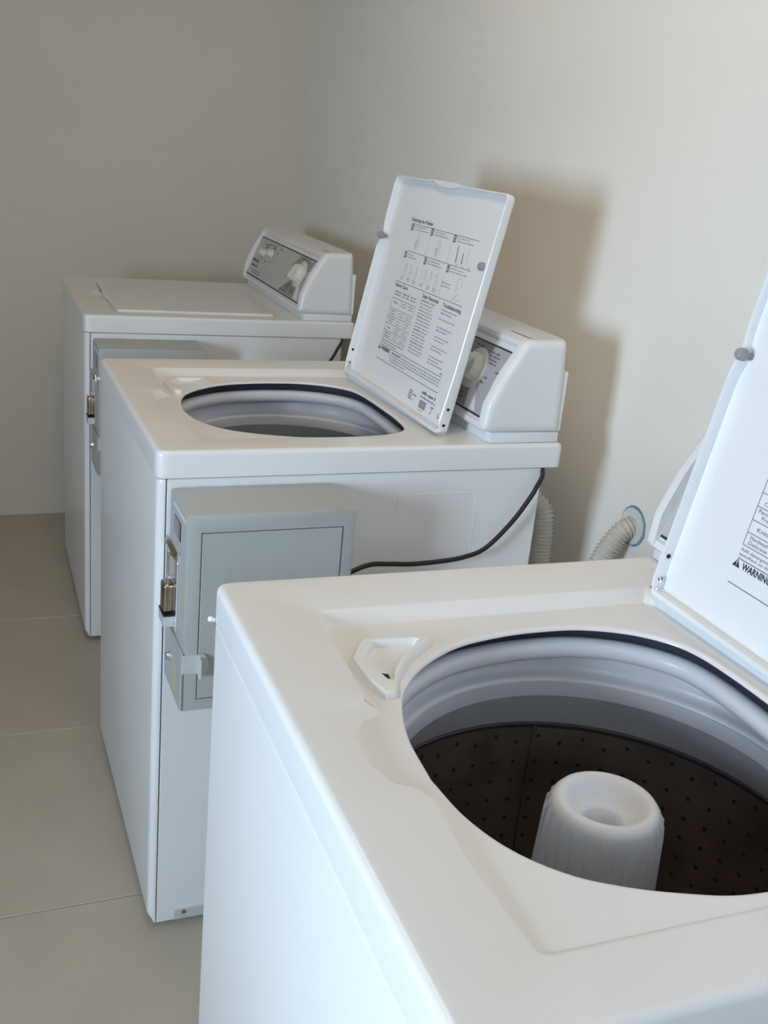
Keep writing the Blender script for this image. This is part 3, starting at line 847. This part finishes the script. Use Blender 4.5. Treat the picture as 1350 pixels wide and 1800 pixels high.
    for z in (.655, .772):
        crod('ps%d' % (z * 1000), 'plate_screw', M['chrome'], pl, (BX0 - .004, -.078, z), (BX0 - .0062, -.078, z), .0032, 12)
    cbox('disp', 'price_display', M['display'], cb, BX0 - .0012, BX0 + .0005, -.0880, -.0390, .7985, .8275, bev=.0005, seg=1)
    def gold():
        bm = bmesh.new(); r2 = random.Random(4)
        for k in range(7): add_box(bm, BX0 - .0004, BX0 + .0003, -.1215 - .003 * r2.random(), -.1120, .705 + .006 * k, .7088 + .006 * k)
        for k in range(9): add_box(bm, BX0 - .0040, BX0 - .0033, -.099 + .005 * r2.random(), -.080, .545 + .0055 * k, .5485 + .0055 * k)
        return bm_mesh('gold_lettering', bm, M['gold'])
    g = cached('gold_lettering', cb, gold); g['kind'] = 'stuff'
    def white_strip():
        bm = bmesh.new(); r2 = random.Random(6); y = -.030
        while y > -.122:
            w = .004 + .010 * r2.random(); add_box(bm, BX0 - .0004, BX0 + .0003, y - w, y, .8400, .8445); y -= w + .0025
        return bm_mesh('white_lettering', bm, M['panelwhite'])
    g = cached('white_lettering', cb, white_strip); g['kind'] = 'stuff'
    # power cord: from under the back of the top panel along the near side into the coin box
    def cord():
        pts = catmull([(.6905, .004, .8655), (.682, -.012, .858), (.670, -.019, .842), (.658, -.020, .820), (.627, -.022, .7765), (.580, -.025, .7315), (.540, -.027, .7175), (.497, -.029, .7130), (.440, -.030, .7115), (.392, -.031, .7150), (.360, -.032, .7165), (.3326, -.033, .7095), (.284, -.036, .6900)], 8)
        return mesh_from('power_cord', *tube(pts, .0043, 12), M['cord'], 60)
    cached('power_cord', root, cord)['label'] = 'black power cord'
    return root

m_back = make_machine((0.0231, 2.0543, 0), -0.0160, 'farthest white top-load washer, its lid shut, beside the back wall', False)
m_mid = make_machine((0.0, 0.8882, 0), 0.0002, 'middle white washer of three, lid standing open, whole grey coin box showing', True, -0.0073)
m_near = make_machine((-0.0342, -0.2709, 0), -0.0167, 'nearest white washer, lid open on a dark drum with white agitator', True, 0.0122)

# ------------------------------------------------------------------ drain hose and its wall sleeve
hp = catmull([(.724, 1.105, .735), (.765, 1.080, .752), (.795, 1.045, .735), (.800, 1.032, .690), (.800, 1.025, .625), (.800, 1.000, .54), (.800, .950, .505), (.805, .900, .53), (.815, .875, .62), (.832, .864, .700), (.858, .860, .745), (.884, .858, .760)], 40)
# resample evenly so that every corrugation is the same length
d = [0]
for i in range(1, len(hp)): d.append(d[-1] + (hp[i] - hp[i - 1]).length)
step = 0.00125; N = int(d[-1] / step); even = []; k = 0
for i in range(N + 1):
    s = i * step
    while k < len(d) - 2 and d[k + 1] < s: k += 1
    t = (s - d[k]) / max(d[k + 1] - d[k], 1e-9); even.append(hp[k].lerp(hp[k + 1], t))
vs, fs = tube(even, .019, 20, lambda i: .0188 + .0022 * math.sin(2 * math.pi * i * step / 0.0075))
hose = obj('drain_hose', mesh_from('drain_hose', vs, fs, M['hose'], 70))
tag(hose, 'beige corrugated drain hose from behind the middle washer into the wall', 'hose')
sl = bpy.data.objects.new('pipe_sleeve', None); C.objects.link(sl); sl.location = (X1, .856, .7605)
sl['kind'] = 'structure'; sl['label'] = 'plaster ring with a torn blue edge where the drain hose enters the wall'
rr = random.Random(8)
def ragged(r, w, n=48): return [(0, (r + w * rr.uniform(-1, 1)) * math.cos(2 * math.pi * i / n), (r + w * rr.uniform(-1, 1)) * 1.0 * math.sin(2 * math.pi * i / n)) for i in range(n)]
def disc(name, m, rx, w, x0, x1):
    a = ragged(rx, w); vs, fs = loft([[(x0, y, z) for _, y, z in a], [(x1, y * .96, z * .96) for _, y, z in a]], True, True)
    return obj(name, mesh_from(name, vs, fs, m, 30), sl)
disc('blue_edge', M['blue'], .0395, .0010, .001, -.0018)
disc('plaster_ring', M['patch'], .0350, .0012, 0.0, -.0045)
